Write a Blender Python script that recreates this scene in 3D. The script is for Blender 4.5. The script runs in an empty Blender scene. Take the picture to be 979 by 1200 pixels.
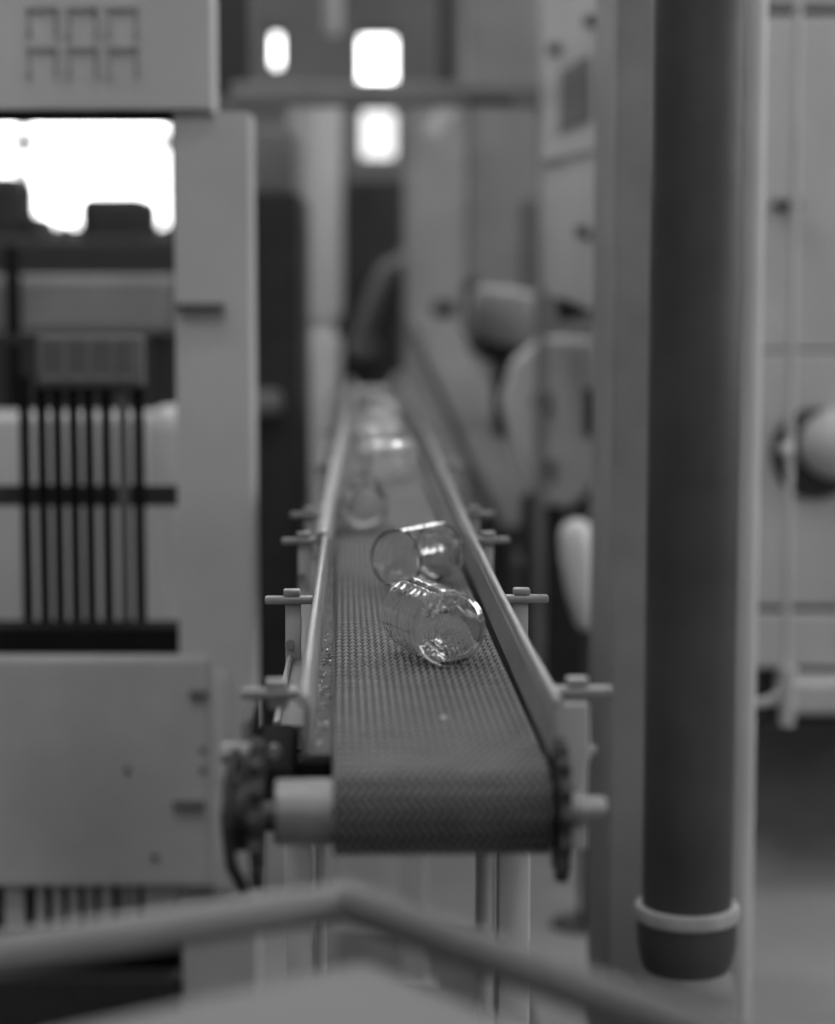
import bpy, bmesh, math, random
from mathutils import Vector, Matrix

random.seed(7)
S = bpy.context.scene
COL = S.collection
PI = math.pi

# ------------------------------------------------------------------ camera, sky, exposure
F = 2400.0                     # focal length in pixels of the 979x1200 frame
CAM_H = 1.25
PITCH = math.atan(250.0 / F)
cam = bpy.data.cameras.new('camera')
cam.sensor_fit = 'VERTICAL'
cam.sensor_height = 36.0
cam.sensor_width = 36.0
cam.lens = 72.0
cam.clip_start = 0.05
cam.clip_end = 200
cam.dof.use_dof = True
cam.dof.focus_distance = 1.82
cam.dof.aperture_fstop = 2.7
camo = bpy.data.objects.new('camera', cam)
camo.location = (0, 0, CAM_H)
camo.rotation_euler = (PI / 2 - PITCH, 0, 0)
COL.objects.link(camo)
S.camera = camo

S.view_settings.view_transform = 'Standard'
S.view_settings.look = 'None'
S.view_settings.gamma = 1.0
S.view_settings.use_curve_mapping = False
S.view_settings.exposure = 0.0

w = bpy.data.worlds.new('overcast')
S.world = w
w.use_nodes = True
bg = w.node_tree.nodes['Background']
bg.inputs['Color'].default_value = (1, 1, 1, 1)
bg.inputs['Strength'].default_value = 9.5
S.cycles.max_bounces = 14
S.cycles.transmission_bounces = 12
S.cycles.transparent_max_bounces = 12
S.cycles.blur_glossy = 0.5
S.cycles.sample_clamp_indirect = 6.0


# ------------------------------------------------------------------ helpers
def at(px, py, Y):
    """world point seen at pixel (px, py) of the 979x1200 frame, at distance Y down the hall"""
    a = (px - 489.5) / F
    b = (600.0 - py) / F
    d = Vector((a, math.cos(PITCH) + b * math.sin(PITCH), -math.sin(PITCH) + b * math.cos(PITCH)))
    d *= Y / d.y
    return Vector((d.x, d.y, d.z + CAM_H))


def mat(name, g, rough=0.6, metal=0.0, var=0.18, scale=9.0, bump=0.0, bscale=60.0, stain=0.0, spec=0.4):
    m = bpy.data.materials.new(name)
    m.use_nodes = True
    nt = m.node_tree
    bs = nt.nodes['Principled BSDF']
    bs.inputs['Roughness'].default_value = rough
    bs.inputs['Metallic'].default_value = metal
    bs.inputs['Specular IOR Level'].default_value = spec
    tc = nt.nodes.new('ShaderNodeTexCoord')
    n = nt.nodes.new('ShaderNodeTexNoise')
    n.inputs['Scale'].default_value = scale
    n.inputs['Detail'].default_value = 5
    nt.links.new(tc.outputs['Object'], n.inputs['Vector'])
    r = nt.nodes.new('ShaderNodeValToRGB')
    a, b = g * (1 - var), g * (1 + var)
    r.color_ramp.elements[0].position = 0.3
    r.color_ramp.elements[1].position = 0.7
    r.color_ramp.elements[0].color = (a, a, a, 1)
    r.color_ramp.elements[1].color = (b, b, b, 1)
    nt.links.new(n.outputs['Fac'], r.inputs['Fac'])
    out = r.outputs['Color']
    if stain:
        n2 = nt.nodes.new('ShaderNodeTexNoise')
        n2.inputs['Scale'].default_value = scale * 0.45
        n2.inputs['Detail'].default_value = 8
        nt.links.new(tc.outputs['Object'], n2.inputs['Vector'])
        r2 = nt.nodes.new('ShaderNodeValToRGB')
        r2.color_ramp.elements[0].position = 0.34
        r2.color_ramp.elements[1].position = 0.56
        k = 1 - stain
        r2.color_ramp.elements[0].color = (k, k, k, 1)
        r2.color_ramp.elements[1].color = (1, 1, 1, 1)
        nt.links.new(n2.outputs['Fac'], r2.inputs['Fac'])
        mx = nt.nodes.new('ShaderNodeMixRGB')
        mx.blend_type = 'MULTIPLY'
        mx.inputs['Fac'].default_value = 1
        nt.links.new(out, mx.inputs['Color1'])
        nt.links.new(r2.outputs['Color'], mx.inputs['Color2'])
        out = mx.outputs['Color']
    nt.links.new(out, bs.inputs['Base Color'])
    if bump:
        n3 = nt.nodes.new('ShaderNodeTexNoise')
        n3.inputs['Scale'].default_value = bscale
        n3.inputs['Detail'].default_value = 4
        nt.links.new(tc.outputs['Object'], n3.inputs['Vector'])
        bp = nt.nodes.new('ShaderNodeBump')
        bp.inputs['Strength'].default_value = bump
        bp.inputs['Distance'].default_value = 0.004
        nt.links.new(n3.outputs['Fac'], bp.inputs['Height'])
        nt.links.new(bp.outputs['Normal'], bs.inputs['Normal'])
    return m


def glass_mat(name, tint=1.0, rough=0.0, ior=1.5, wave=0.0):
    m = bpy.data.materials.new(name)
    m.use_nodes = True
    bs = m.node_tree.nodes['Principled BSDF']
    bs.inputs['Base Color'].default_value = (tint, tint, tint, 1)
    bs.inputs['Roughness'].default_value = rough
    bs.inputs['Transmission Weight'].default_value = 1.0
    bs.inputs['IOR'].default_value = ior
    if wave:
        nt = m.node_tree
        tc = nt.nodes.new('ShaderNodeTexCoord')
        n = nt.nodes.new('ShaderNodeTexNoise')
        n.inputs['Scale'].default_value = 55
        n.inputs['Detail'].default_value = 2
        bp = nt.nodes.new('ShaderNodeBump')
        bp.inputs['Strength'].default_value = 1.0
        bp.inputs['Distance'].default_value = wave
        nt.links.new(tc.outputs['Object'], n.inputs['Vector'])
        nt.links.new(n.outputs['Fac'], bp.inputs['Height'])
        nt.links.new(bp.outputs['Normal'], bs.inputs['Normal'])
    return m


def bulb_mat():
    m = bpy.data.materials.new('lit_bulb')
    m.use_nodes = True
    bs = m.node_tree.nodes['Principled BSDF']
    bs.inputs['Emission Color'].default_value = (1, 1, 1, 1)
    bs.inputs['Emission Strength'].default_value = 450
    return m


M = {
    'floor': mat('concrete', 0.21, 0.8, var=0.12, scale=3, bump=0.2, stain=0.25),
    'hall_wall': mat('hall_plaster', 0.16, 0.9, var=0.15, scale=2),
    'ceiling': mat('roof_board', 0.20, 0.9),
    'pale': mat('pale_enamel', 0.44, 0.55, var=0.07, scale=5, stain=0.12),
    'pale2': mat('worn_pale_enamel', 0.38, 0.6, var=0.10, scale=6, stain=0.2),
    'mat': mat('matt_dark_grey', 0.05, 0.8, var=0.2, scale=12),
    'lehr': mat('lehr_iron', 0.045, 0.7, var=0.3, scale=8),
    'vent': mat('vent_enamel', 0.27, 0.6, var=0.1),
    'mid': mat('grey_enamel', 0.19, 0.6, var=0.12, scale=6, stain=0.2),
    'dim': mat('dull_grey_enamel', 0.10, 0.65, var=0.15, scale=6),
    'dark': mat('black_iron', 0.022, 0.6, var=0.3, scale=30, bump=0.1),
    'matt_black': mat('matt_black_iron', 0.008, 0.9, var=0.3, scale=12, spec=0.1),
    'grease': mat('greasy_iron', 0.02, 0.6, var=0.5, scale=60, bump=0.3, bscale=150),
    'rail': mat('rail_steel', 0.25, 0.38, 0.3, var=0.12, scale=40, stain=0.15),
    'steel': mat('bare_steel', 0.24, 0.45, 0.4, var=0.15, scale=50, stain=0.2),
    'wire': mat('belt_wire', 0.185, 0.42, 0.5, var=0.15, scale=40),
    'beltback': mat('belt_underlay', 0.006, 0.7, var=0.3, scale=40),
    'tray': mat('grimy_tray', 0.085, 0.6, 0.2, var=0.45, scale=70, bump=0.6, bscale=120, stain=0.4),
    'pipe': mat('tarred_pipe', 0.038, 0.55, var=0.35, scale=7, bump=0.25, bscale=30),
    'collar': mat('worn_collar', 0.32, 0.5, var=0.2, scale=30),
    'post': mat('grey_post_paint', 0.225, 0.7, var=0.15, scale=8, stain=0.25),
    'board': mat('pale_board', 0.135, 0.7, var=0.05, scale=6),
    'tube': mat('tube_paint', 0.14, 0.5, var=0.08, scale=20),
    'glass': glass_mat('clear_glass', wave=0.0009),
    'pane': glass_mat('window_pane', 0.98, 0.0, 1.05),
    'dirty_pane': glass_mat('dirty_window_pane', 0.16, 0.0, 1.05),
    'bulb': bulb_mat(),
    'white': mat('white_enamel', 0.48, 0.5, var=0.05, scale=5),
}


def new_bm():
    return bmesh.new()


def box(bm, lo, hi, bev=0.0, mtx=None):
    t = bmesh.new()
    bmesh.ops.create_cube(t, size=1.0)
    lo, hi = Vector(lo), Vector(hi)
    c, s = (lo + hi) / 2, hi - lo
    for v in t.verts:
        v.co = Vector((v.co.x * s.x, v.co.y * s.y, v.co.z * s.z)) + c
    if bev:
        bmesh.ops.bevel(t, geom=t.edges[:], offset=min(bev, 0.45 * min(abs(s.x), abs(s.y), abs(s.z))), segments=2, affect='EDGES', profile=0.5)
    if mtx is not None:
        t.transform(mtx)
    merge(bm, t)


def merge(bm, t):
    me = bpy.data.meshes.new('tmp')
    t.to_mesh(me)
    t.free()
    bm.from_mesh(me)
    bpy.data.meshes.remove(me)


def tube(bm, p0, p1, r0, r1=None, seg=20, cap=True):
    r1 = r0 if r1 is None else r1
    p0, p1 = Vector(p0), Vector(p1)
    d = p1 - p0
    q = d.to_track_quat('Z', 'Y')
    rings = []
    for p, r in ((p0, r0), (p1, r1)):
        rings.append([bm.verts.new(p + q @ Vector((r * math.cos(2 * PI * k / seg), r * math.sin(2 * PI * k / seg), 0))) for k in range(seg)])
    for k in range(seg):
        bm.faces.new((rings[0][k], rings[0][(k + 1) % seg], rings[1][(k + 1) % seg], rings[1][k]))
    if cap:
        bm.faces.new(rings[0][::-1])
        bm.faces.new(rings[1])


def path_tube(bm, pts, r, seg=14):
    pts = [Vector(p) for p in pts]
    rings = []
    up = None
    for i, p in enumerate(pts):
        d = (pts[min(i + 1, len(pts) - 1)] - pts[max(i - 1, 0)]).normalized()
        if up is None:
            up = d.orthogonal().normalized()
        up = (up - d * up.dot(d)).normalized()
        side = d.cross(up)
        rings.append([bm.verts.new(p + r * (math.cos(2 * PI * k / seg) * up + math.sin(2 * PI * k / seg) * side)) for k in range(seg)])
    for a, b in zip(rings, rings[1:]):
        for k in range(seg):
            bm.faces.new((a[k], a[(k + 1) % seg], b[(k + 1) % seg], b[k]))
    bm.faces.new(rings[0][::-1])
    bm.faces.new(rings[-1])


def lathe(bm, prof, origin=(0, 0, 0), axis=(0, 0, 1), seg=40):
    """prof: (radius, distance along axis); zero radii close to a point"""
    o = Vector(origin)
    q = Vector(axis).to_track_quat('Z', 'Y')
    rings = []
    for r, z in prof:
        if r < 1e-7:
            rings.append([bm.verts.new(o + q @ Vector((0, 0, z)))])
        else:
            rings.append([bm.verts.new(o + q @ Vector((r * math.cos(2 * PI * k / seg), r * math.sin(2 * PI * k / seg), z))) for k in range(seg)])
    for a, b in zip(rings, rings[1:]):
        for k in range(seg):
            n = (k + 1) % seg
            if len(a) == 1 and len(b) == 1:
                continue
            if len(a) == 1:
                bm.faces.new((a[0], b[n], b[k]))
            elif len(b) == 1:
                bm.faces.new((a[k], a[n], b[0]))
            else:
                bm.faces.new((a[k], a[n], b[n], b[k]))


def prism(bm, poly, d):
    """poly: world points of one face; d: extrusion vector"""
    d = Vector(d)
    a = [bm.verts.new(Vector(p)) for p in poly]
    b = [bm.verts.new(Vector(p) + d) for p in poly]
    n = len(a)
    bm.faces.new(a)
    bm.faces.new(b[::-1])
    for k in range(n):
        bm.faces.new((a[k], b[k], b[(k + 1) % n], a[(k + 1) % n]))


def obj(name, bm, m, parent=None, smooth=False, bevel=0.0):
    """links one mesh object; the shape is given in world space unless the parent is the conveyor (given in its own space)"""
    bmesh.ops.recalc_face_normals(bm, faces=bm.faces[:])
    me = bpy.data.meshes.new(name)
    root = parent
    while root is not None and root.parent is not None:
        root = root.parent
    if root is not None and root.get('_world', 1):
        bm.transform(Matrix.Translation(-root.location))
    bm.to_mesh(me)
    bm.free()
    if smooth:
        me.polygons.foreach_set('use_smooth', [True] * len(me.polygons))
        me.set_sharp_from_angle(angle=math.radians(38))
    o = bpy.data.objects.new(name, me)
    me.materials.append(m if not isinstance(m, str) else M[m])
    COL.objects.link(o)
    if parent is not None:
        o.parent = parent
    if bevel:
        md = o.modifiers.new('soft_edges', 'BEVEL')
        md.width = bevel
        md.segments = 2
        md.limit_method = 'ANGLE'
    return o


def thing(name, label, cat, loc=(0, 0, 0), group=None):
    o = bpy.data.objects.new(name, None)
    o.empty_display_size = 0.1
    COL.objects.link(o)
    o.location = loc
    o['label'] = label
    o['category'] = cat
    if group:
        o['group'] = group
    return o


def tag(o, label, cat, group=None, kind=None):
    o['label'] = label
    o['category'] = cat
    if group:
        o['group'] = group
    if kind:
        o['kind'] = kind
    return o


def origin_to(o, p):
    """moves the origin of a single-mesh thing to p without moving its shape"""
    p = Vector(p)
    o.data.transform(Matrix.Translation(-p))
    o.location = p
    return o


def struct(name, bm, m, parent=None):
    o = obj(name, bm, m, parent)
    o['kind'] = 'structure'
    return o


def pbox(bm, x0, y0, x1, y1, Y, depth, bev=0.0, z0=None, z1=None):
    """upright box whose front face, at distance Y, spans the pixel rectangle"""
    ym = (y0 + y1) / 2
    a = at(x0, ym, Y)
    b = at(x1, ym, Y)
    t = at(x0, y0, Y).z if z1 is None else z1
    u = at(x0, y1, Y).z if z0 is None else z0
    box(bm, (a.x, Y, u), (b.x, Y + depth, t), bev)


# ------------------------------------------------------------------ the hall
HX0, HX1, HY0, HY1, HZ = -4.5, 4.0, -4.0, 10.0, 4.8
bm = new_bm(); box(bm, (HX0 - .3, HY0 - .3, -0.2), (HX1 + .3, HY1 + .3, 0)); struct('floor', bm, 'floor')


def wall_with_holes(bm, u0, u1, z0, z1, holes, fn):
    us = sorted({u0, u1, *[h[0] for h in holes], *[h[2] for h in holes]})
    zs = sorted({z0, z1, *[h[1] for h in holes], *[h[3] for h in holes]})
    for a, b in zip(us, us[1:]):
        for c, d in zip(zs, zs[1:]):
            mu, mz = (a + b) / 2, (c + d) / 2
            if any(h[0] < mu < h[2] and h[1] < mz < h[3] for h in holes):
                continue
            lo, hi = fn(a, c, b, d)
            box(bm, lo, hi)


def hole_px(x0, y0, x1, y1, Y):
    a, b = at(x0, (y0 + y1) / 2, Y), at(x1, (y0 + y1) / 2, Y)
    return (a.x, at(x0, y1, Y).z, b.x, at(x0, y0, Y).z)


back_holes = [hole_px(312, 32, 334, 82, HY1), hole_px(416, 35, 468, 100, HY1), hole_px(417, 122, 469, 190, HY1),
              hole_px(-150, 60, 198, 270, HY1)]
bm = new_bm()
BAND_HOLES = [(-3.4, 3.15, -1.4, 4.3), (-.5, 3.15, 1.5, 4.3), (2.0, 3.15, 3.6, 4.3)]  # unseen high openings, added to reflect as bright bands in the glasses
wall_with_holes(bm, HX0, HX1, 0, HZ, back_holes + BAND_HOLES, lambda a, c, b, d: ((a, HY1, c), (b, HY1 + .25, d)))
struct('wall_back', bm, 'hall_wall')
bm = new_bm()
for h in BAND_HOLES:
    for k in range(5):
        x_ = h[0] + (h[2] - h[0]) * k / 4
        box(bm, (x_ - .03, HY1 + .06, h[1]), (x_ + .03, HY1 + .12, h[3]))
    for z_ in (h[1], (h[1] + h[3]) / 2, h[3]):
        box(bm, (h[0], HY1 + .07, z_ - .03), (h[2], HY1 + .11, z_ + .03))
struct('window_7', bm, 'mid')
for n, h in enumerate(back_holes):
    bm = new_bm()
    t = 0.025
    for (a, c, b, d) in ((h[0], h[1], h[0] + t, h[3]), (h[2] - t, h[1], h[2], h[3]), (h[0], h[1], h[2], h[1] + t), (h[0], h[3] - t, h[2], h[3])):
        box(bm, (a, HY1 + .06, c), (b, HY1 + .12, d))
    fr = struct('window_%d' % (n + 1), bm, 'mid')
    nx = 1 if h[2] - h[0] < 0.4 else 2
    nz = 1 if h[3] - h[1] < 0.5 else 2
    for i in range(nx):
        for k in range(nz):
            bm = new_bm()
            wx, wz = (h[2] - h[0]) / nx, (h[3] - h[1]) / nz
            box(bm, (h[0] + i * wx + .012, HY1 + .085, h[1] + k * wz + .012), (h[0] + (i + 1) * wx - .012, HY1 + .091, h[1] + (k + 1) * wz - .012))
            obj('pane', bm, 'dirty_pane' if n == 2 else 'pane', fr)
    if nx * nz > 1:
        bm = new_bm()
        if nx > 1:
            box(bm, ((h[0] + h[2]) / 2 - .03, HY1 + .07, h[1]), ((h[0] + h[2]) / 2 + .03, HY1 + .11, h[3]))
        if nz > 1:
            box(bm, (h[0], HY1 + .07, (h[1] + h[3]) / 2 - .03), (h[2], HY1 + .11, (h[1] + h[3]) / 2 + .03))
        obj('glazing_bar', bm, 'mid', fr)

side_holes = [(-1.2, 1.4, -0.5, 3.6), (1.5, 1.4, 2.1, 3.6), (3.5, 1.4, 4.6, 3.6)]
for nm, x in (('wall_left', HX0), ('wall_right', HX1)):
    bm = new_bm()
    sg = -1 if x < 0 else 1
    wall_with_holes(bm, HY0, HY1, 0, HZ, side_holes if x > 0 else [], lambda a, c, b, d: ((min(x, x + sg * .25), a, c), (max(x, x + sg * .25), b, d)))
    struct(nm, bm, 'hall_wall')
FRONT_HOLES = [(-2.2, 2.9, -1.2, 4.2), (0.8, 2.9, 1.9, 4.2)]
bm = new_bm()
wall_with_holes(bm, HX0, HX1, 0, HZ, FRONT_HOLES, lambda a, c, b, d: ((a, HY0 - .25, c), (b, HY0, d)))
struct('wall_front', bm, 'hall_wall')
for n, (a_, c_, b_, d_) in enumerate(FRONT_HOLES):
    bm = new_bm()
    for t_ in (0, .25, .5, .75, 1):
        x_ = a_ + (b_ - a_) * t_
        z_ = c_ + (d_ - c_) * t_
        box(bm, (x_ - .035, HY0 - .12, c_), (x_ + .035, HY0 - .06, d_))
        box(bm, (a_, HY0 - .12, z_ - .035), (b_, HY0 - .06, z_ + .035))
    struct('window_%d' % (n + 5), bm, 'mid')
# roof with a row of open skylights across the hall
bm = new_bm()
sky = [(-0.9, -0.6), (1.3, 1.6), (3.5, 3.82), (5.7, 6.05), (7.9, 8.25)]
ys = [HY0] + [v for s in sky for v in s] + [HY1 + .25]
for k in range(0, len(ys), 2):
    box(bm, (HX0 - .25, ys[k], HZ), (HX1 + .25, ys[k + 1], HZ + .15))
for x in (HX0 - .25, HX1 - .15):
    box(bm, (x, HY0, HZ), (x + .4, HY1 + .25, HZ + .15))
struct('ceiling', bm, 'ceiling')


def portal(loc, rot, sx, sy):
    ld = bpy.data.lights.new('sky_portal', 'AREA')
    ld.shape = 'RECTANGLE'
    ld.size, ld.size_y = sx, sy
    ld.cycles.is_portal = True
    lo = bpy.data.objects.new('sky_portal', ld)
    lo.location = loc
    lo.rotation_euler = rot
    COL.objects.link(lo)


for a_, b_ in sky:      # daylight comes in through the skylights and windows
    portal(((HX0 + HX1) / 2, (a_ + b_) / 2, HZ + .16), (0, 0, 0), HX1 - HX0 - .3, b_ - a_)
for a_, c_, b_, d_ in side_holes:
    portal((HX1 + .26, (a_ + b_) / 2, (c_ + d_) / 2), (PI / 2, 0, PI / 2), b_ - a_, d_ - c_)
for a_, c_, b_, d_ in FRONT_HOLES:
    portal(((a_ + b_) / 2, HY0 - .26, (c_ + d_) / 2), (-PI / 2, 0, 0), b_ - a_, d_ - c_)
for a_, c_, b_, d_ in back_holes + BAND_HOLES:
    portal(((a_ + b_) / 2, HY1 + .26, (c_ + d_) / 2), (PI / 2, 0, 0), b_ - a_, d_ - c_)

# thin dark sheet darkening the concrete under and around the conveyor
bm = new_bm(); prism(bm, [(-2.2, 1.0, 0), (.205, 1.0, 0), (.205, 3.95, 0), (-.22, 3.95, 0), (-.22, 2.93, 0), (-2.2, 2.93, 0)], (0, 0, .006))
tag(origin_to(obj('dark_floor_sheet', bm, 'mat'), (-1, 2.5, 0)), 'thin dark sheet on the concrete floor under the near end of the conveyor', 'mat')

# ------------------------------------------------------------------ the conveyor
YAW = math.atan(0.0371)
BELT_Z = CAM_H - 0.303
V0, U0 = 0.066, 1.30
DIR = Vector((-math.sin(YAW), math.cos(YAW), 0))
ACR = Vector((math.cos(YAW), math.sin(YAW), 0))


def CW(v, u, h=0.0):
    p = ACR * v + DIR * u
    return Vector((p.x, p.y, BELT_Z + h))


def L(v, u, h=0.0):
    return Vector((v - V0, u - U0, BELT_Z + h))


conv = thing('conveyor', 'long narrow wire mesh belt conveyor with steel guide rails carrying glasses', 'conveyor',
             CW(V0, U0, -BELT_Z))
conv.rotation_euler = (0, 0, YAW)
conv['_world'] = 0
VL, VR, U_NEAR, U_FAR, RR = -0.0065, 0.1345, 1.308, 6.95, 0.0295

# belt: underlay loop
bm = new_bm()
loop = []
r_in = RR - 0.0024
for k in range(17):
    a = PI / 2 + PI * k / 16
    loop.append((U_NEAR + r_in * math.cos(a), -RR + r_in * math.sin(a)))
for k in range(17):
    a = -PI / 2 + PI * k / 16
    loop.append((U_FAR + r_in * math.cos(a), -RR + r_in * math.sin(a)))
prev = None
va = [bm.verts.new(L(VL, u, h)) for u, h in loop]
vb = [bm.verts.new(L(VR, u, h)) for u, h in loop]
for k in range(len(loop)):
    n = (k + 1) % len(loop)
    bm.faces.new((va[k], va[n], vb[n], vb[k]))
belt = obj('belt', bm, 'beltback', conv, smooth=True)
# woven wires: zigzag spirals, one row after another along the top run and round the end roller
LEN_TOP = 4.2
ARC = PI * RR


def belt_path(s):
    """s = 0 at the bottom of the end roller, growing up round it and away along the top run"""
    if s < ARC:
        a = 1.5 * PI - s / RR
        return U_NEAR + RR * math.cos(a), -RR + RR * math.sin(a), (math.cos(a), math.sin(a))
    return U_NEAR + (s - ARC), 0.0, (0.0, 1.0)


verts, faces = [], []
NC = 24
PW = (VR - VL) / NC
PR = 0.0088
rows = int((ARC + LEN_TOP) / PR)
for j in range(rows):
    st = [belt_path((j + .02) * PR), belt_path((j + .5) * PR), belt_path((j + .98) * PR)]
    for i in range(NC):
        s = 1 if j % 2 else -1
        vc = VL + (i + .5) * PW
        base = len(verts)
        for q, (u, h, nrm) in enumerate(st):
            c = vc + s * (q - 1) * 0.40 * PW
            lift = 0.0 if q == 1 else -0.0018
            for dv, dh in ((-.0012, -.0017), (-.0006, -.0001), (.0006, -.0001), (.0012, -.0017)):
                hh = dh + lift
                verts.append(tuple(L(c + dv, u + nrm[0] * hh, h + nrm[1] * hh)))
        for q in range(2):
            for e in range(3):
                a = base + q * 4 + e
                faces.append((a, a + 1, a + 5, a + 4))
me = bpy.data.meshes.new('woven_wires')
me.from_pydata(verts, [], faces)
me.polygons.foreach_set('use_smooth', [True] * len(me.polygons))
me.materials.append(M['wire'])
wires = bpy.data.objects.new('woven_wires', me)
COL.objects.link(wires)
wires.parent = belt
wires['kind'] = 'stuff'


def sweep(bm, prof, path):
    """prof: (dv, h) corners; path: (v, u) stations"""
    rings = [[bm.verts.new(L(v + dv, u, h)) for dv, h in prof] for v, u in path]
    n = len(prof)
    for a, b in zip(rings, rings[1:]):
        for k in range(n):
            bm.faces.new((a[k], a[(k + 1) % n], b[(k + 1) % n], b[k]))
    bm.faces.new(rings[0][::-1])
    bm.faces.new(rings[-1])


# guide rails: near and far lengths, joined near u = 2.3
right_prof = [(0, .003), (0, .035), (.0012, .0365), (.0012, .0405), (.0030, .0433), (.0060, .0437), (.0080, .041), (.0080, .037), (.004, .035), (.004, .003)]
left_prof = [(-a, h) for a, h in right_prof]
DR = 0.0125
bm = new_bm(); sweep(bm, right_prof, [(.1360, 1.315), (.1362, 1.53), (.1375, 1.84), (.1405, 2.30)]); obj('guide_rail', bm, 'rail', conv, smooth=True, bevel=.0012)
bm = new_bm(); sweep(bm, [(-a * 1.15, h) for a, h in right_prof], [(-.0200, 1.33), (-.0185, 1.6), (-.0165, 1.85), (-.0130, 2.28)]); obj('guide_rail', bm, 'rail', conv, smooth=True, bevel=.0012)
bm = new_bm(); sweep(bm, right_prof, [(.1410, 2.30), (.1410 + DR * 4.4, 6.7)]); obj('guide_rail', bm, 'rail', conv, smooth=True)
bm = new_bm(); sweep(bm, [(-a * 2.0, h + .003) for a, h in right_prof], [(-.0125, 2.25), (-.0125 + DR * 4.4, 6.65)]); obj('guide_rail', bm, 'rail', conv, smooth=True)

# grimy side tray between the left rail and the belt
bm = new_bm()
sweep(bm, [(0, -.012), (0, -.016), (-.020, -.016), (-.020, .0), (-.0185, .0), (-.0185, -.012)], [(-.0085, 1.398), (-.0085, 6.6)])
tray = obj('side_tray', bm, 'tray', conv)

# rail clamps: arm > post, screw
def clamp(u, side, shift=0.0, wide=0.0, drop=0.10):
    s = side
    base = (VR + .009 if s > 0 else -.028) + shift
    def V(d):
        return base + s * d
    def bx(bm, d0, d1, u0, u1, h0, h1, bev=.0012):
        a, b = sorted((V(d0), V(d1)))
        box(bm, L(a, u0, h0), L(b, u1, h1), bev)
    bm = new_bm()
    bx(bm, -.002, .041, u - .006, u + .006, .0325, .0395, .002)
    arm = obj('rail_clamp', bm, 'steel', conv, smooth=True)
    bm = new_bm()
    bx(bm, .009 - wide, .023 + wide * .2, u + .001, u + .010, -drop, .033)
    obj('post', bm, 'pale2', arm, smooth=True)
    bm = new_bm()
    bx(bm, .0095, .0245, u - .005, u + .008, .0395, .0455, .0015)
    obj('screw_head', bm, 'steel', arm, smooth=True)
    bm = new_bm()
    p = V(.019)
    tube(bm, L(p, u - .004, -.004), L(p, u + .004, -.004), .0045, seg=12)
    obj('bolt', bm, 'steel', arm, smooth=True)


for u in (1.375, 1.81, 2.257, 2.53, 3.25, 4.1, 5.0, 5.9):
    for s in (1, -1):
        clamp(u, s, shift=max(0, (u - 2.3)) * DR + (.002 if u > 2.2 else 0), wide=.010 if u < 1.5 and s > 0 else 0, drop=.10 if u > 1.5 else (.075 if s > 0 else -.025))

# frame channels
bm = new_bm()
sweep(bm, [(0, -.018), (.006, -.018), (.006, -.085), (0, -.085)], [(-.0495, 1.53), (-.0445, 2.0), (-.0445, 6.7)])
sweep(bm, [(0, -.0185), (.022, -.0185), (.022, -.0215), (0, -.0215)], [(-.0495, 1.53), (-.0445, 2.0), (-.0445, 6.7)])
obj('frame_channel', bm, 'mid', conv, bevel=.002)
bm = new_bm()
tube(bm, L(-.0500, 1.525, -.0175), L(-.0440, 2.05, -.0165), .0032, seg=12)
obj('edge_rod', bm, 'steel', conv, smooth=True)
bm = new_bm()
sweep(bm, [(0, -.018), (.006, -.018), (.006, -.085), (0, -.085)], [(.150, 1.46), (.150, 6.7)])
obj('frame_channel', bm, 'mid', conv, bevel=.002)

# end roller: wide drum left of the belt and through it
bm = new_bm()
prof = [(0, 0), (.019, 0), (.0215, .002), (.0215, .037), (.0215, .180), (.019, .182), (0, .182)]
lathe(bm, prof, L(-.045, U_NEAR, -RR), (1, 0, 0), 40)
roller = obj('end_roller', bm, 'steel', conv, smooth=True)
bm = new_bm()
tube(bm, L(-.080, U_NEAR, -RR), L(.172, U_NEAR, -RR), .007, seg=18)
obj('shaft', bm, 'steel', roller, smooth=True)


def sprocket(v0, v1, r, teeth, u, h):
    bm = new_bm()
    a, b = [], []
    n = teeth * 4
    for k in range(n):
        rr = r if k % 4 in (0, 1) else r * .86
        t = 2 * PI * (k + .5) / n
        a.append(L(v0, u + rr * math.cos(t), h + rr * math.sin(t)))
    prism(bm, a, (v1 - v0, 0, 0))
    return bm


sp = obj('sprocket', sprocket(-.060, -.0515, .049, 15, U_NEAR, -RR), 'grease', conv)
bm = new_bm(); lathe(bm, [(0, 0), (.018, 0), (.018, .014), (.012, .016), (0, .016)], L(-.060, U_NEAR, -RR), (-1, 0, 0), 24); obj('hub', bm, 'grease', sp, smooth=True)
sp = obj('sprocket', sprocket(.1385, .1455, .047, 15, U_NEAR, -RR), 'grease', conv)
bm = new_bm(); lathe(bm, [(0, 0), (.012, 0), (.012, .012), (.009, .013), (.009, .024), (0, .024)], L(.1455, U_NEAR, -RR), (1, 0, 0), 24); obj('shaft_nut', bm, 'steel', sp, smooth=True)

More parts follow.
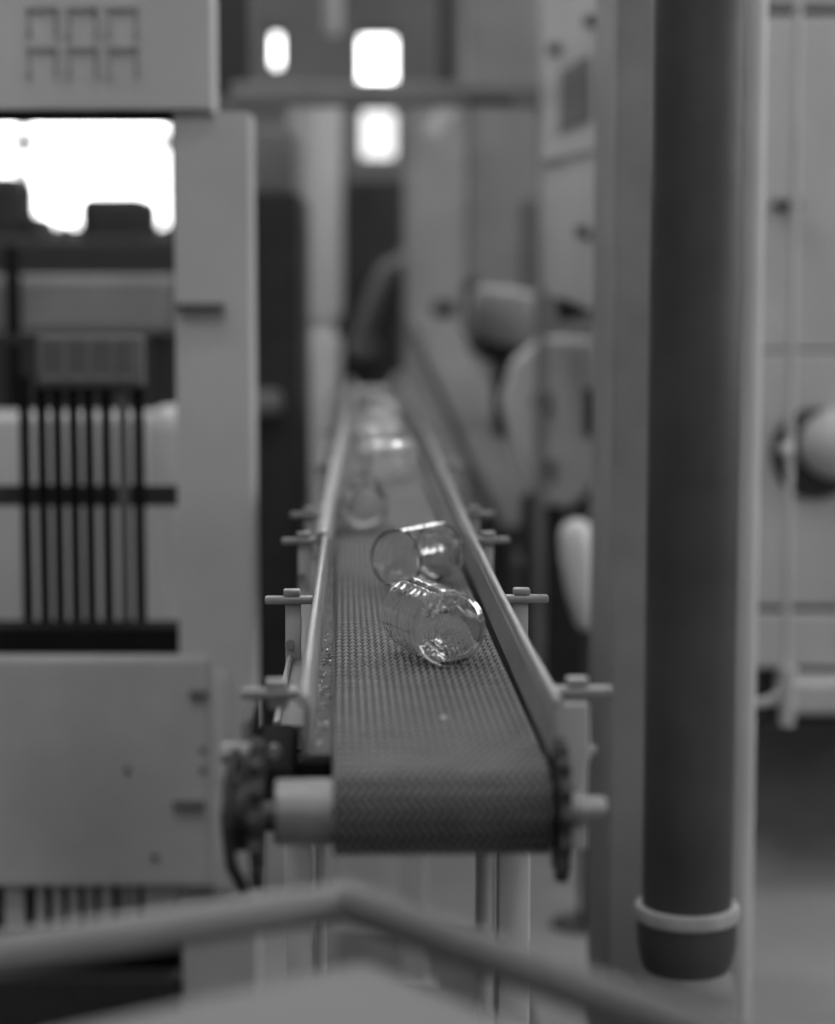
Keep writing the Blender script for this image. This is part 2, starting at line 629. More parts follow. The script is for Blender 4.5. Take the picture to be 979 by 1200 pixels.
# end brackets that carry the shaft
bm = new_bm()
prism(bm, [L(v, 1.360, h) for v, h in ((.1435, .031), (.167, .031), (.168, -.006), (.164, -.028), (.159, -.043), (.148, -.043), (.1475, -.02), (.1435, -.008))], (0, .006, 0))
br = obj('end_bracket', bm, 'pale2', conv, bevel=.002)
bm = new_bm(); tube(bm, L(.155, 1.375, -.006), L(.174, 1.375, -.006), .005, seg=14); obj('bolt', bm, 'steel', br, smooth=True)
bm = new_bm()
prism(bm, [L(-.069, 1.50, .012), L(-.069, 1.38, .016), L(-.069, 1.33, .000), L(-.069, 1.30, -.03), L(-.069, 1.31, -.055), L(-.069, 1.36, -.06), L(-.069, 1.55, -.06)], (.007, 0, 0))
br = obj('end_bracket', bm, 'grease', conv, bevel=.002)
for (u, h, d) in ((1.345, .002, .012), (1.315, -.05, .008), (1.41, -.04, .010)):
    bm = new_bm(); tube(bm, L(-.069 - d, u, h), L(-.062, u, h), .007, seg=6); obj('bolt', bm, 'steel' if h > 0 else 'grease', br)
bm = new_bm(); path_tube(bm, [L(-.071, 1.335, .004), L(-.074, 1.30, -.01), L(-.074, 1.285, -.035), L(-.072, 1.29, -.06), L(-.065, 1.30, -.078)], .004); obj('chain_guard', bm, 'grease', br, smooth=True)
bm = new_bm(); box(bm, L(-.064, 1.37, -.06), L(-.034, 1.525, -.016), .006); obj('bearing_block', bm, 'matt_black', conv)
bm = new_bm(); box(bm, L(-.032, 1.385, -.060), L(-.0080, 1.396, -.0145), .001); obj('tray_gap_shade', bm, 'matt_black', conv)  # black plate stands in for the shade in the gap at the tray end

# legs
for u in (1.60, 3.6, 5.4, 6.6):
    zf = -BELT_Z + (.0062 if u < 3.9 else 0)     # the near legs stand on the dark sheet
    for (a, b, d) in ((-.047, -.025, .02), (.124, .150, .02)):
        bm = new_bm(); box(bm, L(a, u, zf + .006), L(b, u + d, -.060), .003)
        lg = obj('leg', bm, 'pale', conv, smooth=True)
        bm = new_bm(); box(bm, L(a - .015, u - .02, zf), L(b + .015, u + d + .02, zf + .006)); obj('foot_plate', bm, 'rail', lg)
    for (v, r) in ((-.018, .0042), (.114, .0078)):
        bm = new_bm(); tube(bm, L(v, u + .006, zf), L(v, u + .006, -.060), r, seg=18); obj('leg_tube', bm, 'pale2', conv, smooth=True)
    bm = new_bm(); box(bm, L(-.052, u + .002, -.085), L(.156, u + .018, -.062)); obj('cross_bar', bm, 'mid', conv)
for (v, h) in ((.121, -.40), (.146, -.398)):
    bm = new_bm(); tube(bm, L(v, 1.5985, h), L(v, 1.602, h), .0028, seg=10); obj('bolt', bm, 'matt_black', conv)

# far end: cross housing and the curled rail end
bm = new_bm(); box(bm, L(-.02, 6.8, -.05), L(.19, 7.05, -.002), .01); obj('end_housing', bm, 'mid', conv)
bm = new_bm(); lathe(bm, [(.012, -.02), (.05, -.02), (.05, .02), (.012, .02), (.012, -.02)], L(.212, 6.72, .015), (0.25, -1, 0), 28); obj('rail_eye', bm, 'rail', conv, smooth=True)

# ------------------------------------------------------------------ glasses on the belt
GR, GL = 0.0315, 0.094


def tumbler_mesh(r, ln, tw=.0017):
    bm = new_bm()
    prof = [(0, .0012), (r * .6, .0010), (r * .80, 0), (r - .0035, .0002), (r - .001, .0016), (r, .0048), (r, .0065), (r + .0003, ln * .35), (r - .0002, ln * .7), (r, ln - .0035), (r, ln - .0016), (r - .0005, ln - .0004), (r - tw * .5, ln),
            (r - tw + .0005, ln - .0004), (r - tw, ln - .0016), (r - tw, ln - .0035), (r - tw - .0002, ln * .72), (r - tw + .0003, ln * .33), (r - tw, .015), (r - tw, .012), (r - tw - .0008, .0078), (r - tw - .0035, .0055), (r * .5, .0046), (0, .0044)]
    lathe(bm, prof, seg=64)
    bmesh.ops.recalc_face_normals(bm, faces=bm.faces[:])
    me = bpy.data.meshes.new('glass_tumbler')
    bm.to_mesh(me); bm.free()
    me.polygons.foreach_set('use_smooth', [True] * len(me.polygons))
    me.materials.append(M['glass'])
    return me


gm = tumbler_mesh(GR, GL)
glasses = [  # base (v, u), mouth (v, u), label
    ((.0900, 1.668), (.0625, 1.758), 'clear glass tumbler lying in sharp focus with its round base towards the viewer'),
    ((.1090, 2.205), (.0560, 2.128), 'clear glass tumbler lying across the belt right behind the sharpest one, mouth to the left'),
    ((.0300, 2.740), (.0270, 2.645), 'blurred glass tumbler with bright sparkles lying end-on by the left guide rail'),
    ((.0300, 3.43), (.1200, 3.46), 'blurred glass lying crosswise, first of the crosswise cluster, just past the sparkling one'),
    ((.0250, 3.90), (.1150, 3.88), 'blurred glass lying crosswise, second of the cluster along the belt'),
    ((.1250, 4.34), (.0350, 4.38), 'blurred glass lying crosswise, third of the cluster along the belt'),
    ((.0700, 4.85), (.1500, 4.80), 'blurred glass near the right rail, fourth of the cluster along the belt'),
    ((.0350, 5.45), (.1250, 5.47), 'blurred glass lying crosswise, farthest of the glasses on the belt'),
]
for i, (b, m_, lab) in enumerate(glasses):
    g = bpy.data.objects.new('glass_tumbler', gm)
    COL.objects.link(g)
    pb, pm = CW(b[0], b[1], GR + .0002), CW(m_[0], m_[1], GR + .0002)
    g.location = pb
    g.rotation_mode = 'QUATERNION'
    g.rotation_quaternion = (pm - pb).to_track_quat('Z', 'Y')
    tag(g, lab, 'glass', 'glass tumblers lying on the conveyor belt')

# broken glass crumbs lying in the side tray
bm = new_bm()
for k in range(240):
    u = 1.42 + 1.3 * random.random() ** 1.3
    v = -.0265 + .017 * random.random()
    r = random.uniform(.0008, .0026)
    t = bmesh.new()
    bmesh.ops.create_icosphere(t, subdivisions=1, radius=r)
    for q in t.verts:
        q.co = Vector((q.co.x * random.uniform(.5, 1.3), q.co.y * random.uniform(.5, 1.6), q.co.z * random.uniform(.4, .9)))
    t.transform(Matrix.Translation(CW(v, u, -.0120 + r * .9)))
    merge(bm, t)
o = obj('glass_crumbs', bm, 'glass')
tag(o, 'tiny broken glass crumbs scattered in the grimy tray beside the belt', 'glass crumbs', kind='stuff')
bm = new_bm(); lathe(bm, [(0, 0), (.003, .0006), (.002, .002), (0, .0028)], CW(.073, 1.46, 0.0), (0, 0, 1), 10)
o = tag(origin_to(obj('glass_chip', bm, 'white'), CW(.073, 1.46, 0)), 'small pale chip lying alone on the near belt', 'chip')

# ------------------------------------------------------------------ table at the end of the conveyor (nearest)
TZ = CAM_H - 0.323
ap = Vector((-.0385, 1.0747, TZ))
dl = Vector((-.888, -.46, 0)).normalized()
dr = Vector((.635, -.773, 0)).normalized()
tb = thing('receiving_table', 'blurred pale table with tubular rim standing at the conveyor end, nearest the viewer', 'table', (ap.x, ap.y - .3, 0))
TA, TB = .62, .60
far_l, far_r = ap + dl * TA, ap + dr * TB
opp = ap + dl * TA + dr * TB
TR = .0105
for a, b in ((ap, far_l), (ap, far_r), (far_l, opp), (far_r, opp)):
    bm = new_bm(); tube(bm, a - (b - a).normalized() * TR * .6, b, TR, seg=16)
    rt_ = obj('rim_tube', bm, 'dim' if b is far_r else 'tube', tb, smooth=True)  # shade on the right tube is put into its darker colour
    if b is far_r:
        rt_['label'] = 'rim tube with its shade painted darker grey'
apx = Vector((-.027, .977, TZ))
bm = new_bm()
e1, e2 = Vector((-.816, -.578, 0)) * .45, dr * .45
prism(bm, [apx, apx + e1, apx + e1 + e2, apx + e2], (0, 0, -.018))
obj('table_top', bm, 'board', tb, bevel=.003)
for p, q in ((apx + e1 * .85, ap + dl * .40), (apx + e2 * .8, ap + dr * .40), (apx + e1 * .7 + e2, far_l + dr * TB), ):
    bm = new_bm(); tube(bm, p + Vector((0, 0, -.012)), q, .005, seg=12); obj('stay', bm, 'tube', tb, smooth=True)
for p in (far_l, far_r, opp):
    bm = new_bm(); tube(bm, (p.x, p.y, 0), (p.x, p.y, TZ), .012, seg=16); obj('leg', bm, 'tube', tb, smooth=True)

# ------------------------------------------------------------------ posts and pipes on the right
PY = 2.3
pc = at(819, 620, PY)
pr = 55.0 / F * PY
ph = thing('drain_pipe', 'thick black upright iron pipe with a pale collar near its foot', 'pipe', (pc.x, PY + pr, 0))
pc = Vector((pc.x, PY + pr, 0))
zc = at(805, 1078, PY).z
bm = new_bm(); lathe(bm, [(0, zc - .02), (pr, zc - .02), (pr, HZ - .01), (0, HZ - .01)], pc, (0, 0, 1), 56); obj('pipe_body', bm, 'pipe', ph, smooth=True)
bm = new_bm(); lathe(bm, [(pr, zc - .010), (pr + .008, zc - .013), (pr + .010, zc - .005), (pr + .008, zc + .003), (pr, zc + .004)], pc, (0, 0, 1), 56); obj('collar', bm, 'collar', ph, smooth=True)
bm = new_bm(); lathe(bm, [(0, zc - .012), (pr + .006, zc - .012), (pr + .006, zc - .04), (pr + .002, zc - .062), (pr - .003, zc - .075), (pr - .003, .25), (0, .25)], pc, (0, 0, 1), 56); obj('socket', bm, 'pipe', ph, smooth=True)
bm = new_bm(); lathe(bm, [(pr - .003, zc - .072), (pr + .004, zc - .085), (pr + .006, zc - .10), (pr + .006, .03), (pr + .05, .025), (pr + .05, 0), (0, 0), ], pc, (0, 0, 1), 56); obj('foot', bm, 'mid', ph, smooth=True)

a = at(720, 400, 2.62); b = at(772, 400, 2.62)
sp_ = thing('steel_column', 'flat grey steel column standing close behind the black pipe', 'column', ((a.x + b.x) / 2, 2.7, 0))
bm = new_bm()
A = [(a.x, 2.62), (b.x, 2.62), (b.x, 2.632), (a.x + .008, 2.632), (a.x + .004, 2.86), (b.x, 2.862), (b.x, 2.875), (a.x - .006, 2.875)]
prism(bm, [(x, y, 0) for x, y in A], (0, 0, HZ))
obj('column_body', bm, 'post', sp_, bevel=.003)
bm = new_bm(); box(bm, (a.x - .03, 2.58, 0), (b.x + .05, 2.9, .02)); obj('base_plate', bm, 'dark', sp_)

c = at(874, 500, 2.75)
bm = new_bm(); tube(bm, (c.x, 2.75, 0), (c.x, 2.75, HZ), .0205, seg=24)
tag(origin_to(obj('slim_pipe', bm, 'pale', smooth=True), (c.x, 2.75, 0)), 'slim pale upright pipe on the far side of the black pipe', 'pipe')

# ------------------------------------------------------------------ cabinet at the right
CY = 4.3
cb = thing('machine_cabinet', 'tall pale machine cabinet with dark handle behind the hanging rod', 'cabinet', (at(940, 600, CY).x + .3, CY + .3, 0))
zt = at(930, 14, CY).z
bm = new_bm(); pbox(bm, 850, -60, 1250, 8, CY + .004, .6, .004); obj('top_panel', bm, 'pale2', cb)
bm = new_bm(); pbox(bm, 850, 18, 1250, 410, CY, .6, .006); dpan = obj('door_panel', bm, 'pale', cb)
bm = new_bm(); pbox(bm, 850, 413, 1250, 711, CY - .003, .6, .006); obj('lower_panel', bm, 'pale', cb)
bm = new_bm(); pbox(bm, 860, -60, 1240, 845, CY + .02, .55); obj('carcass', bm, 'dark', cb)
bm = new_bm(); pbox(bm, 850, 720, 1250, 783, CY - .02, .3, .006); obj('ledge', bm, 'pale', cb)
bm = new_bm(); pbox(bm, 920, 799, 1250, 838, CY - .10, .35, .010); obj('drawer_box', bm, 'pale', cb)
bm = new_bm(); pbox(bm, 850, 838, 1250, 960, CY + .45, .3, z0=0); obj('plinth', bm, 'mid', cb)
bm = new_bm()
ha = at(922, 240, CY - .02)
box(bm, (ha.x - .028, CY - .045, ha.z - .010), (ha.x + .028, CY - .004, ha.z + .010), .006); hd = obj('handle', bm, 'dark', dpan)
bm = new_bm(); kb = at(976, 520, CY - .02)
lathe(bm, [(0, .11), (.03, .108), (.058, .09), (.07, .06), (.073, 0)], (kb.x, CY, kb.z), (0, -1, 0), 36); obj('motor_dome', bm, 'pale', cb, smooth=True)
bm = new_bm(); kb = at(960, 532, CY - .02)
lathe(bm, [(0, .03), (.085, .028), (.095, .015), (.098, 0)], (kb.x, CY, kb.z), (0, -1, 0), 36); obj('dome_shade', bm, 'dark', cb, smooth=True)  # dark disc set low and left as the shade below the dome

# hanging rod with its hook
RY = 3.5
rp0, rp1 = at(948, 0, RY), at(919, 830, RY)
rx = rp1.x + .002
rd = thing('hanging_rod', 'thin pale rod hanging from above in front of the cabinet', 'rod', (rx, RY, HZ))
bm = new_bm(); tube(bm, (rx, RY, rp1.z), (rx, RY, HZ), .0072, seg=14); obj('rod', bm, 'pale', rd, smooth=True)
zb = at(920, 850, RY).z; zs = at(920, 782, RY).z
bm = new_bm(); tube(bm, (rx + .003, RY, zb), (rx + .003, RY, zs), .013, .016, seg=18); obj('weight', bm, 'pale', rd, smooth=True)
q0 = at(872, 824, RY)
zq = q0.z
bm = new_bm(); path_tube(bm, [(q0.x - .01, RY, zq), (rx - .05, RY, zq), (rx - .025, RY, zq + .004), (rx - .010, RY, zq + .018), (rx - .004, RY, zq + .04), (rx, RY, zs + .02)], .0085); obj('hook', bm, 'pale', rd, smooth=True)
bm = new_bm(); lp = at(922, 527, RY - .03)
lathe(bm, [(0, -.013), (.008, -.011), (.0125, -.004), (.0125, .004), (.008, .011), (0, .013)], lp, (0, 0, 1), 20); tube(bm, lp, (rx, RY, lp.z), .003, seg=8)
obj('highlight_ball', bm, 'white', rd, smooth=True)  # white ball put in for a bright specular highlight

# ------------------------------------------------------------------ oven front on the left
OY = 3.0
ov = thing('oven_front', 'pale oven front with square openings and stamped vents at the left', 'oven', (at(100, 600, OY).x, OY + .1, 0))
bm = new_bm(); pbox(bm, -160, -260, 246, 128, OY - .02, .10, .0015); up = obj('upper_panel', bm, 'pale', ov)
for r_, y in enumerate((8, 55)):
    for c_ in range(3):
        x = 30 + c_ * 47
        bm = new_bm()
        pbox(bm, x, y, x + 37, y + 4, OY - .026, .008)
        pbox(bm, x + 33, y, x + 37, y + 36, OY - .026, .008)
        pbox(bm, x, y + 30, x + 6, y + 36, OY - .026, .008)
        pbox(bm, x + 2, y + 4, x + 5, y + 30, OY - .024, .006)
        obj('stamped_vent', bm, 'vent', up)
bm = new_bm(); pbox(bm, -160, 127, 212, 137, OY + .01, .10); obj('drip_lip', bm, 'matt_black', ov)
bm = new_bm(); pbox(bm, 209, 131, 296, 1200, OY, .11, .0015, z0=0); obj('post', bm, 'pale', ov)
for (x0, y0, x1, y1) in ((206, 355, 262, 363), (222, 811, 243, 819), (203, 940, 240, 950), (215, 1040, 250, 1050)):
    bm = new_bm(); pbox(bm, x0, y0, x1, y1, OY - .024, .03); obj('hinge', bm, 'dim', ov)
bm = new_bm(); pbox(bm, -160, 771, 247, 1041, OY - .015, .10, .008); lowp = obj('lower_panel', bm, 'pale2', ov)
for (x, y) in ((150, 902), (238, 880), (238, 903), (182, 1005)):
    bm = new_bm(); p = at(x, y, OY - .015); lathe(bm, [(0, .005), (.005, .004), (.006, 0)], (p.x, OY - .015, p.z), (0, -1, 0), 12); obj('rivet', bm, 'dim', lowp)
bm = new_bm(); pbox(bm, 247, 790, 268, 1045, OY - .01, .02, .003); obj('edge_strip', bm, 'pale', ov)
# vent at the bottom
bm = new_bm(); pbox(bm, -160, 1041, 212, 1340, OY + .12, .05, z0=.02); vent = obj('bottom_vent', bm, 'matt_black', ov)
for (x0, x1) in ((5, 28), (42, 52), (62, 72), (80, 92), (100, 109), (117, 131), (141, 147), (152, 160), (168, 212)):
    bm = new_bm(); pbox(bm, x0, 1040, x1, 1095 if x0 < 160 else 1092, OY + .02, .02); obj('slat', bm, 'pale', vent)
bm = new_bm(); pbox(bm, -160, 1150, 212, 1360, OY + .03, .06, z0=0); obj('kick_board', bm, 'dark', ov)
# black sill of the opening
bm = new_bm(); pbox(bm, -160, 737, 210, 769, OY + .02, .085); obj('sill', bm, 'matt_black', ov)

# grille in the opening
GY = 3.12
gr = thing('iron_grille', 'black iron grille of upright bars under a worn plate, inside the oven opening', 'grille', (at(95, 740, GY).x, GY, at(95, 740, GY).z))
for x in (30, 50, 68, 87, 105, 125, 145, 163):
    bm = new_bm(); pbox(bm, x - 6, 440, x + 6, 742, GY, .014, .002); obj('bar', bm, 'dim' if x == 145 else 'matt_black', gr)
bm = new_bm(); pbox(bm, -160, 569, 209, 593, GY + .014, .012); obj('cross_bar', bm, 'dark', gr)
bm = new_bm(); pbox(bm, -160, 393, 43, 405, GY + .014, .02); obj('top_rod', bm, 'dark', gr)
bm = new_bm(); pbox(bm, 42, 394, 166, 455, GY - .02, .05, .006); pl_ = obj('top_plate', bm, 'dim', gr)
bm = new_bm()
for x in (48, 76, 104, 132, 158):
    pbox(bm, x - 2, 400, x + 2, 450, GY - .026, .01)
pbox(bm, 46, 440, 162, 446, GY - .026, .01)
obj('raised_rib', bm, 'mid', pl_)

# things behind the oven opening
WY = 4.2
bm = new_bm(); pbox(bm, -40, 490, 166, 760, WY, .3, .004, z0=0)
tag(origin_to(obj('white_cabinet', bm, 'white'), (at(60, 600, WY).x, WY + .15, 0)), 'pale low cabinet standing behind the iron grille bars', 'cabinet')
tk = at(212, 600, 4.0)
bm = new_bm(); zt_ = at(212, 474, 4.0).z
lathe(bm, [(0, zt_), (.045, zt_ - .006), (.066, zt_ - .025), (.074, zt_ - .06), (.074, 0), (0, 0)], (tk.x, 4.05, 0), (0, 0, 1), 32)
tag(origin_to(obj('white_tank', bm, 'white', smooth=True), (tk.x, 4.05, 0)), 'round-topped white tank seen between grille and oven post', 'tank')
bm = new_bm(); pbox(bm, -160, 322, 200, 392, 4.6, .3, .02)
du = thing('grey_duct', 'grey horizontal duct crossing the oven opening above the grille', 'duct', (at(20, 360, 4.6).x, 4.75, 0))
obj('duct_body', bm, 'mid', du)
for x in (-120, 190):
    bm = new_bm(); pbox(bm, x - 8, 380, x + 8, 800, 4.7, .04, z0=0); obj('leg', bm, 'dark', du)
bm = new_bm(); pbox(bm, 10, 288, 24, 800, 4.54, .04, z0=0)
tag(origin_to(obj('iron_upright', bm, 'matt_black'), (at(17, 600, 4.54).x, 4.56, 0)), 'thin black upright standing against the grey duct', 'upright')
dm = thing('dark_machine', 'dark machine silhouetted against the bright windows above the duct', 'machine', (at(80, 600, 7.0).x, 7.2, 0))
bm = new_bm(); pbox(bm, -200, 276, 230, 700, 7.0, .5, .03, z0=0); obj('machine_body', bm, 'dark', dm)
for nm, x0, x1, y in (('hood', -200, 26, 203), ('valve_stack', 26, 50, 250), ('bonnet', 90, 176, 228), ('side_box', 196, 230, 215)):
    bm = new_bm(); pbox(bm, x0, y, x1, 285, 7.1, .3, .04); obj(nm, bm, 'dark', dm)
bm = new_bm(); p = at(74, 268, 7.1); tube(bm, (p.x, 7.15, p.z - .1), (p.x, 7.15, p.z + .02), .02, seg=14); obj('stub_pipe', bm, 'dark', dm, smooth=True)

# ------------------------------------------------------------------ machines down the hall
# overhead beam
bm = new_bm()
pbox(bm, 270, 96, 640, 121, 4.8, .10, .005)
bmx = thing('overhead_beam', 'grey overhead beam crossing above the conveyor on two supports', 'beam', (at(450, 110, 4.8).x, 4.85, 0))
obj('beam', bm, 'mid', bmx)
for x in (276, 634):
    bm = new_bm(); pbox(bm, x - 6, 110, x + 6, 900, 4.84, .03, z0=0); obj('support', bm, 'mid', bmx)
bm = new_bm(); pbox(bm, 548, 115, 602, 122, 4.79, .012); obj('dark_edge_line', bm, 'dark', bmx)  # dark line under part of the beam

# dark block standing in for the shadow left of the tank
bm = new_bm(); pbox(bm, 270, 225, 352, 900, 5.0, .5, .01, z0=0)
dc = thing('shadow_block', 'dark block standing for the shadow between the oven post and the pale two-part tank', 'cabinet', (at(311, 600, 5.0).x, 5.25, 0))
obj('shadow_body', bm, 'dark', dc)
bm = new_bm(); pbox(bm, 270, 150, 345, 226, 5.05, .4, .01); obj('block_top', bm, 'mid', dc)
bm = new_bm(); pbox(bm, 285, 458, 330, 488, 4.93, .08, .02); obj('lever_handle', bm, 'mid', dc)

# pale tank in two sections
ty = 7.3
tc_ = at(370, 300, ty)
tr = 31 / F * ty
tkk = thing('two_part_tank', 'pale upright tank in two sections left of the far belt end', 'tank', (tc_.x, ty + tr, 0))
z = lambda y: at(370, y, ty).z
bm = new_bm(); lathe(bm, [(0, z(105)), (tr * .9, z(108)), (tr, z(125)), (tr, z(365)), (tr * .85, z(376)), (0, z(376))], (tc_.x, ty + tr, 0), (0, 0, 1), 36); obj('upper_drum', bm, 'white', tkk, smooth=True)
bm = new_bm(); lathe(bm, [(0, z(377)), (tr * .7, z(377)), (tr * .7, z(390)), (tr * .92, z(398)), (tr * .9, z(440)), (tr * .62, z(530)), (tr * .4, 0), (0, 0)], (tc_.x, ty + tr, 0), (0, 0, 1), 36); obj('lower_cone', bm, 'white', tkk, smooth=True)

# dark lehr mouth at the far end of the belt
lm = thing('lehr_mouth', 'dark tall annealing oven mouth at the far end of the belt', 'oven', (at(435, 600, 8.2).x, 8.5, 0))
bm = new_bm(); pbox(bm, 392, 208, 472, 900, 8.2, .6, .02, z0=0); obj('oven_body', bm, 'lehr', lm)
bm = new_bm(); path_tube(bm, [at(425, 395, 8.1), at(438, 350, 8.08), at(452, 318, 8.06), at(474, 302, 8.1), at(492, 330, 8.14), at(506, 352, 8.2)], .035); obj('hose', bm, 'mid', lm, smooth=True)
bm = new_bm(); p = at(426, 410, 8.1); lathe(bm, [(0, .12), (.035, .11), (.055, .08), (.06, 0)], (p.x, 8.2, p.z), (0, -1, 0), 20); obj('flap_knob', bm, 'mid', lm, smooth=True)

# pale and grey panels of the forming machine
fm = thing('forming_machine', 'large pale glass forming machine with chute right of the belt', 'machine', (at(560, 600, 6.4).x, 6.6, 0))
bm = new_bm(); pbox(bm, 474, 104, 546, 880, 7.2, .5, .02, z0=0); obj('pale_panel', bm, 'vent', fm)
bm = new_bm(); pbox(bm, 546, -60, 634, 880, 7.25, .5, .02, z0=0); obj('grey_panel', bm, 'mid', fm)
bm = new_bm(); pbox(bm, 612, 230, 634, 350, 6.45, .15, .02); obj('side_pipe_box', bm, 'dim', fm)
bm = new_bm()
pa, pb_ = at(533, 118, 6.3), at(506, 160, 6.3)
path_tube(bm, [pa, pb_], .028, 12); obj('lever', bm, 'pale', fm, smooth=True)
bm = new_bm(); p = at(520, 362, 6.35); box(bm, (p.x - .035, 6.36, p.z - .025), (p.x + .04, 6.42, p.z + .025), .01); obj('dark_latch', bm, 'dark', fm)
bm = new_bm(); p = at(556, 350, 6.4); box(bm, (p.x - .03, 6.40, p.z - .11), (p.x + .02, 6.55, p.z + .06), .01); obj('gap_shade', bm, 'dark', fm)  # dark block in place of the shaded gap beside the panels
bm = new_bm()
q1, q2, q3, q4 = at(478, 372, 6.2), at(530, 372, 6.2), at(668, 610, 5.2), at(590, 620, 5.2)
prism(bm, [q1, q2, q3, q4], (0, .10, -.06)); obj('chute', bm, 'dim', fm, bevel=.015)
p = at(590, 372, 5.6)
bm = new_bm(); lathe(bm, [(0, -.09), (.05, -.085), (.085, -.06), (.095, -.02), (.095, .05), (.08, .075), (0, .08)], p, (0.15, -.1, 1), 36); obj('hopper_bowl', bm, 'mid', fm, smooth=True)
bm = new_bm(); lathe(bm, [(0, -.125), (.045, -.12), (.078, -.09), (.085, -.06), (0, -.06)], p, (0.15, -.1, 1), 36); obj('bowl_underside', bm, 'dark', fm, smooth=True)
bm = new_bm(); tube(bm, (p.x + .02, 5.62, 0), (p.x, 5.6, p.z - .1), .03, seg=16); obj('bowl_stand', bm, 'dark', fm, smooth=True)
bm = new_bm(); pbox(bm, 548, 600, 720, 905, 5.9, .5, .02, z0=0); obj('machine_base', bm, 'dark', fm)
bm = new_bm(); pbox(bm, 585, 655, 668, 720, 5.7, .25, .02); obj('terminal_box', bm, 'dim', fm)

# gear case with bosses
gy = 5.0
gc = thing('gear_case', 'pale angular gear case with a dark central boss below the housing', 'gear case', (at(640, 500, gy).x, gy + .1, 0))
bm = new_bm()
prism(bm, [at(x, y, gy) for x, y in ((602, 425), (636, 396), (698, 398), (698, 560), (672, 596), (634, 592), (606, 540), (588, 475))], (0, .14, 0)); obj('case', bm, 'white', gc, bevel=.012)
for x, y, r in ((635, 470, .022), (645, 548, .018)):
    p = at(x, y, gy)
    bm = new_bm(); lathe(bm, [(0, .03), (r * .6, .03), (r, .018), (r * 1.15, 0)], (p.x, gy, p.z), (0, -1, 0), 20); obj('boss', bm, 'dim', gc, smooth=True)
bm = new_bm(); pbox(bm, 686, 455, 700, 512, gy - .01, .05, .004); obj('side_slot', bm, 'matt_black', gc)
bm = new_bm(); pbox(bm, 612, 580, 690, 900, gy + .05, .1, z0=0); obj('pedestal', bm, 'dark', gc)

# pale housing with sloped underside
hs = thing('press_housing', 'pale press housing with a dark inspection panel above the gear case', 'machine', (at(680, 300, 4.7).x, 4.7, 0))
bm = new_bm()
n0, n1 = 4.25, 4.72
A = [at(716, -60, n0), at(716, 386, n0), at(640, 344, n1), at(632, 338, n1), at(632, -60, n1)]
prism(bm, A, (.22, .12, 0)); obj('housing_body', bm, 'pale', hs, bevel=.01)


def face(x, y, out=0.0):
    """point on the angled housing face"""
    p, q = at(632, 350, n1), at(716, 350, n0)
    nrm = Vector((q.y - p.y, -(q.x - p.x), 0)).normalized()
    c0 = Vector((0, 0, CAM_H))
    d_ = at(x, y, 1.0) - c0
    return c0 + d_ * ((p + nrm * out * (-1 if nrm.y > 0 else 1) - c0).dot(nrm) / d_.dot(nrm))


bm = new_bm(); prism(bm, [face(657, 84, .006), face(692, 62, .006), face(692, 142, .006), face(655, 156, .006)], (.01, .02, 0)); obj('inspection_panel', bm, 'dim', hs)
bm = new_bm(); prism(bm, [face(636, 188, .006), face(714, 171, .006), face(714, 177, .006), face(636, 195, .006)], (.008, .02, 0)); obj('seam_strip', bm, 'mid', hs)
for x, y in ((690, 272), (700, 25), (657, 58)):
    p = face(x, y)
    bm = new_bm(); lathe(bm, [(0, .03), (.012, .028), (.016, 0)], p, (-.95, -.25, 0), 16); obj('knob', bm, 'dim', hs, smooth=True)
bm = new_bm(); prism(bm, [face(651, 349, .02), face(690, 366, .02), face(655, 376, .02)], (.02, .03, 0)); obj('dark_triangle', bm, 'matt_black', hs)  # black triangle at the sloped lower edge
bm = new_bm(); box(bm, (A[1].x + .10, 4.45, 0), (A[1].x + .2, 4.55, A[1].z + .12)); obj('stand', bm, 'dark', hs)

# pale capsule beside the steel column
cy = 4.0
p0, p1 = at(676, 628, cy), at(686, 730, cy)
ca = thing('air_cylinder', 'pale round-topped cylinder tapering down beside the steel column', 'cylinder', (p1.x, cy, 0))
d = p1 - p0
bm = new_bm()
ln = d.length
lathe(bm, [(0, -.034), (.018, -.030), (.030, -.017), (.035, 0), (.036, ln * .25), (.030, ln * .65), (.018, ln), (.010, ln + .012), (0, ln + .016)], p0, d, 32)
obj('cylinder_body', bm, 'white', ca, smooth=True)
bm = new_bm(); tube(bm, (p1.x, cy, 0), (p1.x, cy, p1.z), .009, seg=12); obj('stem', bm, 'dark', ca, smooth=True)
bm = new_bm(); lathe(bm, [(0, .012), (.06, .010), (.065, 0), (0, 0)], (p1.x, cy, 0), (0, 0, 1), 24); obj('foot', bm, 'dark', ca, smooth=True)

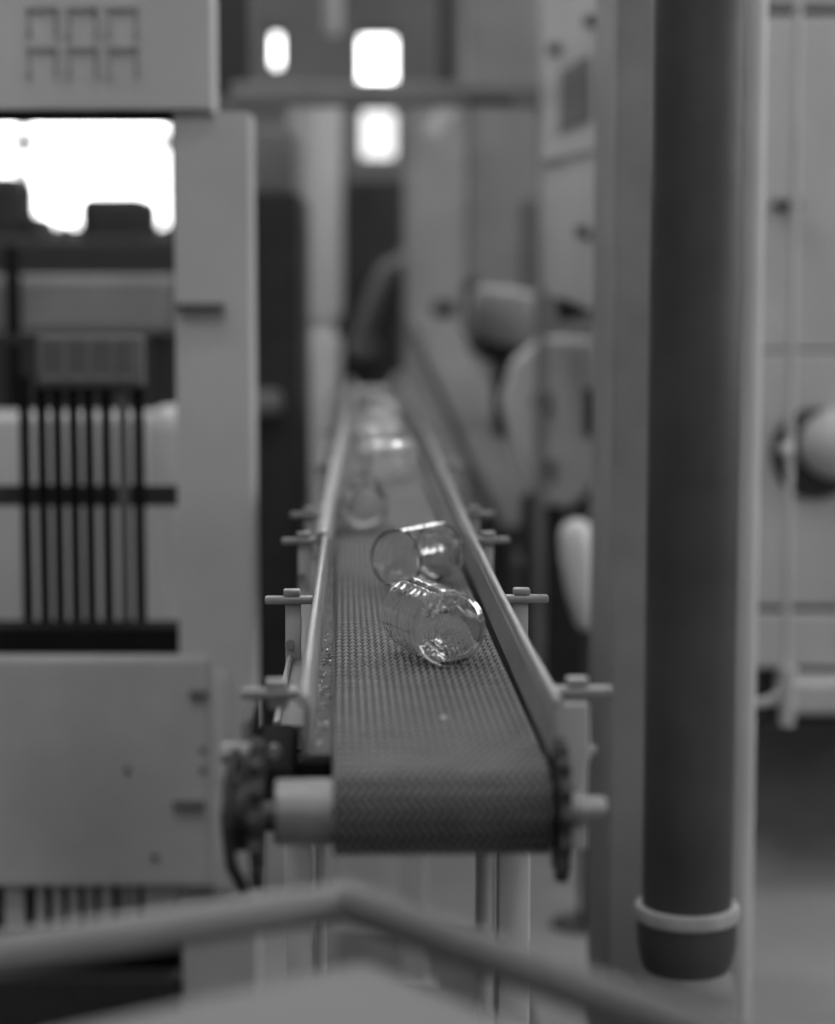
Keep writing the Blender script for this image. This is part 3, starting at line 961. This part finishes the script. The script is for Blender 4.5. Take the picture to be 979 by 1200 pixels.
# unseen lamps added under the roof to make the small sparkles in the glass
for k, (x, y, z_) in enumerate(((0.7, -1.6, 3.3), (-0.9, 3.0, 3.7), (1.3, 4.7, 3.7), (-0.5, 0.7, 3.5), (0.3, 6.9, 3.6))):
    lp_ = thing('glint_lamp', ('added glint lamp behind the viewer', 'added glint lamp above the oven', 'added glint lamp above the cabinet', 'added glint lamp above the receiving table', 'added glint lamp over the far belt end')[k] + ' hanging from the roof', 'lamp', (x, y, HZ), 'unseen glint lamps added under the roof')
    bm = new_bm(); tube(bm, (x, y, z_ + .16), (x, y, HZ), .008, seg=8); obj('cord', bm, 'dark', lp_)
    bm = new_bm(); lathe(bm, [(.02, .17), (.05, .15), (.16, .06), (.17, .04), (.165, .04), (.155, .055), (.045, .14), (.02, .16), (.02, .17)], (x, y, z_), (0, 0, 1), 24); obj('shade', bm, 'dark', lp_, smooth=True)
    bm = new_bm(); lathe(bm, [(0, -.04), (.022, -.034), (.038, -.012), (.04, .01), (.03, .04), (.018, .07), (.018, .15), (0, .15)], (x, y, z_ + .02), (0, 0, 1), 16); obj('bulb', bm, 'bulb', lp_, smooth=True)

# dark strip for the shaded gap, a black flue and a pale downpipe above the belt
for (x0, x1, y1, Y, m_, nm, lab) in ((247, 292, 108, 5.2, 'dark', 'dark_gap_strip', 'dark strip standing for the gap above the oven post, rising from the overhead beam'),
                                     (514, 533, 100, 6.9, 'dark', 'black_flue', 'narrow black flue beside the grey panel of the forming machine')):
    bm = new_bm(); pbox(bm, x0, -300, x1, y1, Y, .12, .01, z1=HZ)
    tag(origin_to(obj(nm, bm, m_), (at((x0 + x1) / 2, 50, Y).x, Y + .06, HZ)), lab, 'duct')
bm = new_bm(); p = at(391, 36, 7.5); lathe(bm, [(0, p.z - .02), (.022, p.z - .012), (.03, p.z), (.03, HZ), (0, HZ)], (p.x, 7.5, 0), (0, 0, 1), 20)
tag(origin_to(obj('pale_downpipe', bm, 'white', smooth=True), (p.x, 7.5, HZ)), 'short pale downpipe hanging between the two bright upper windows', 'pipe')

if '_world' in conv:
    del conv['_world']
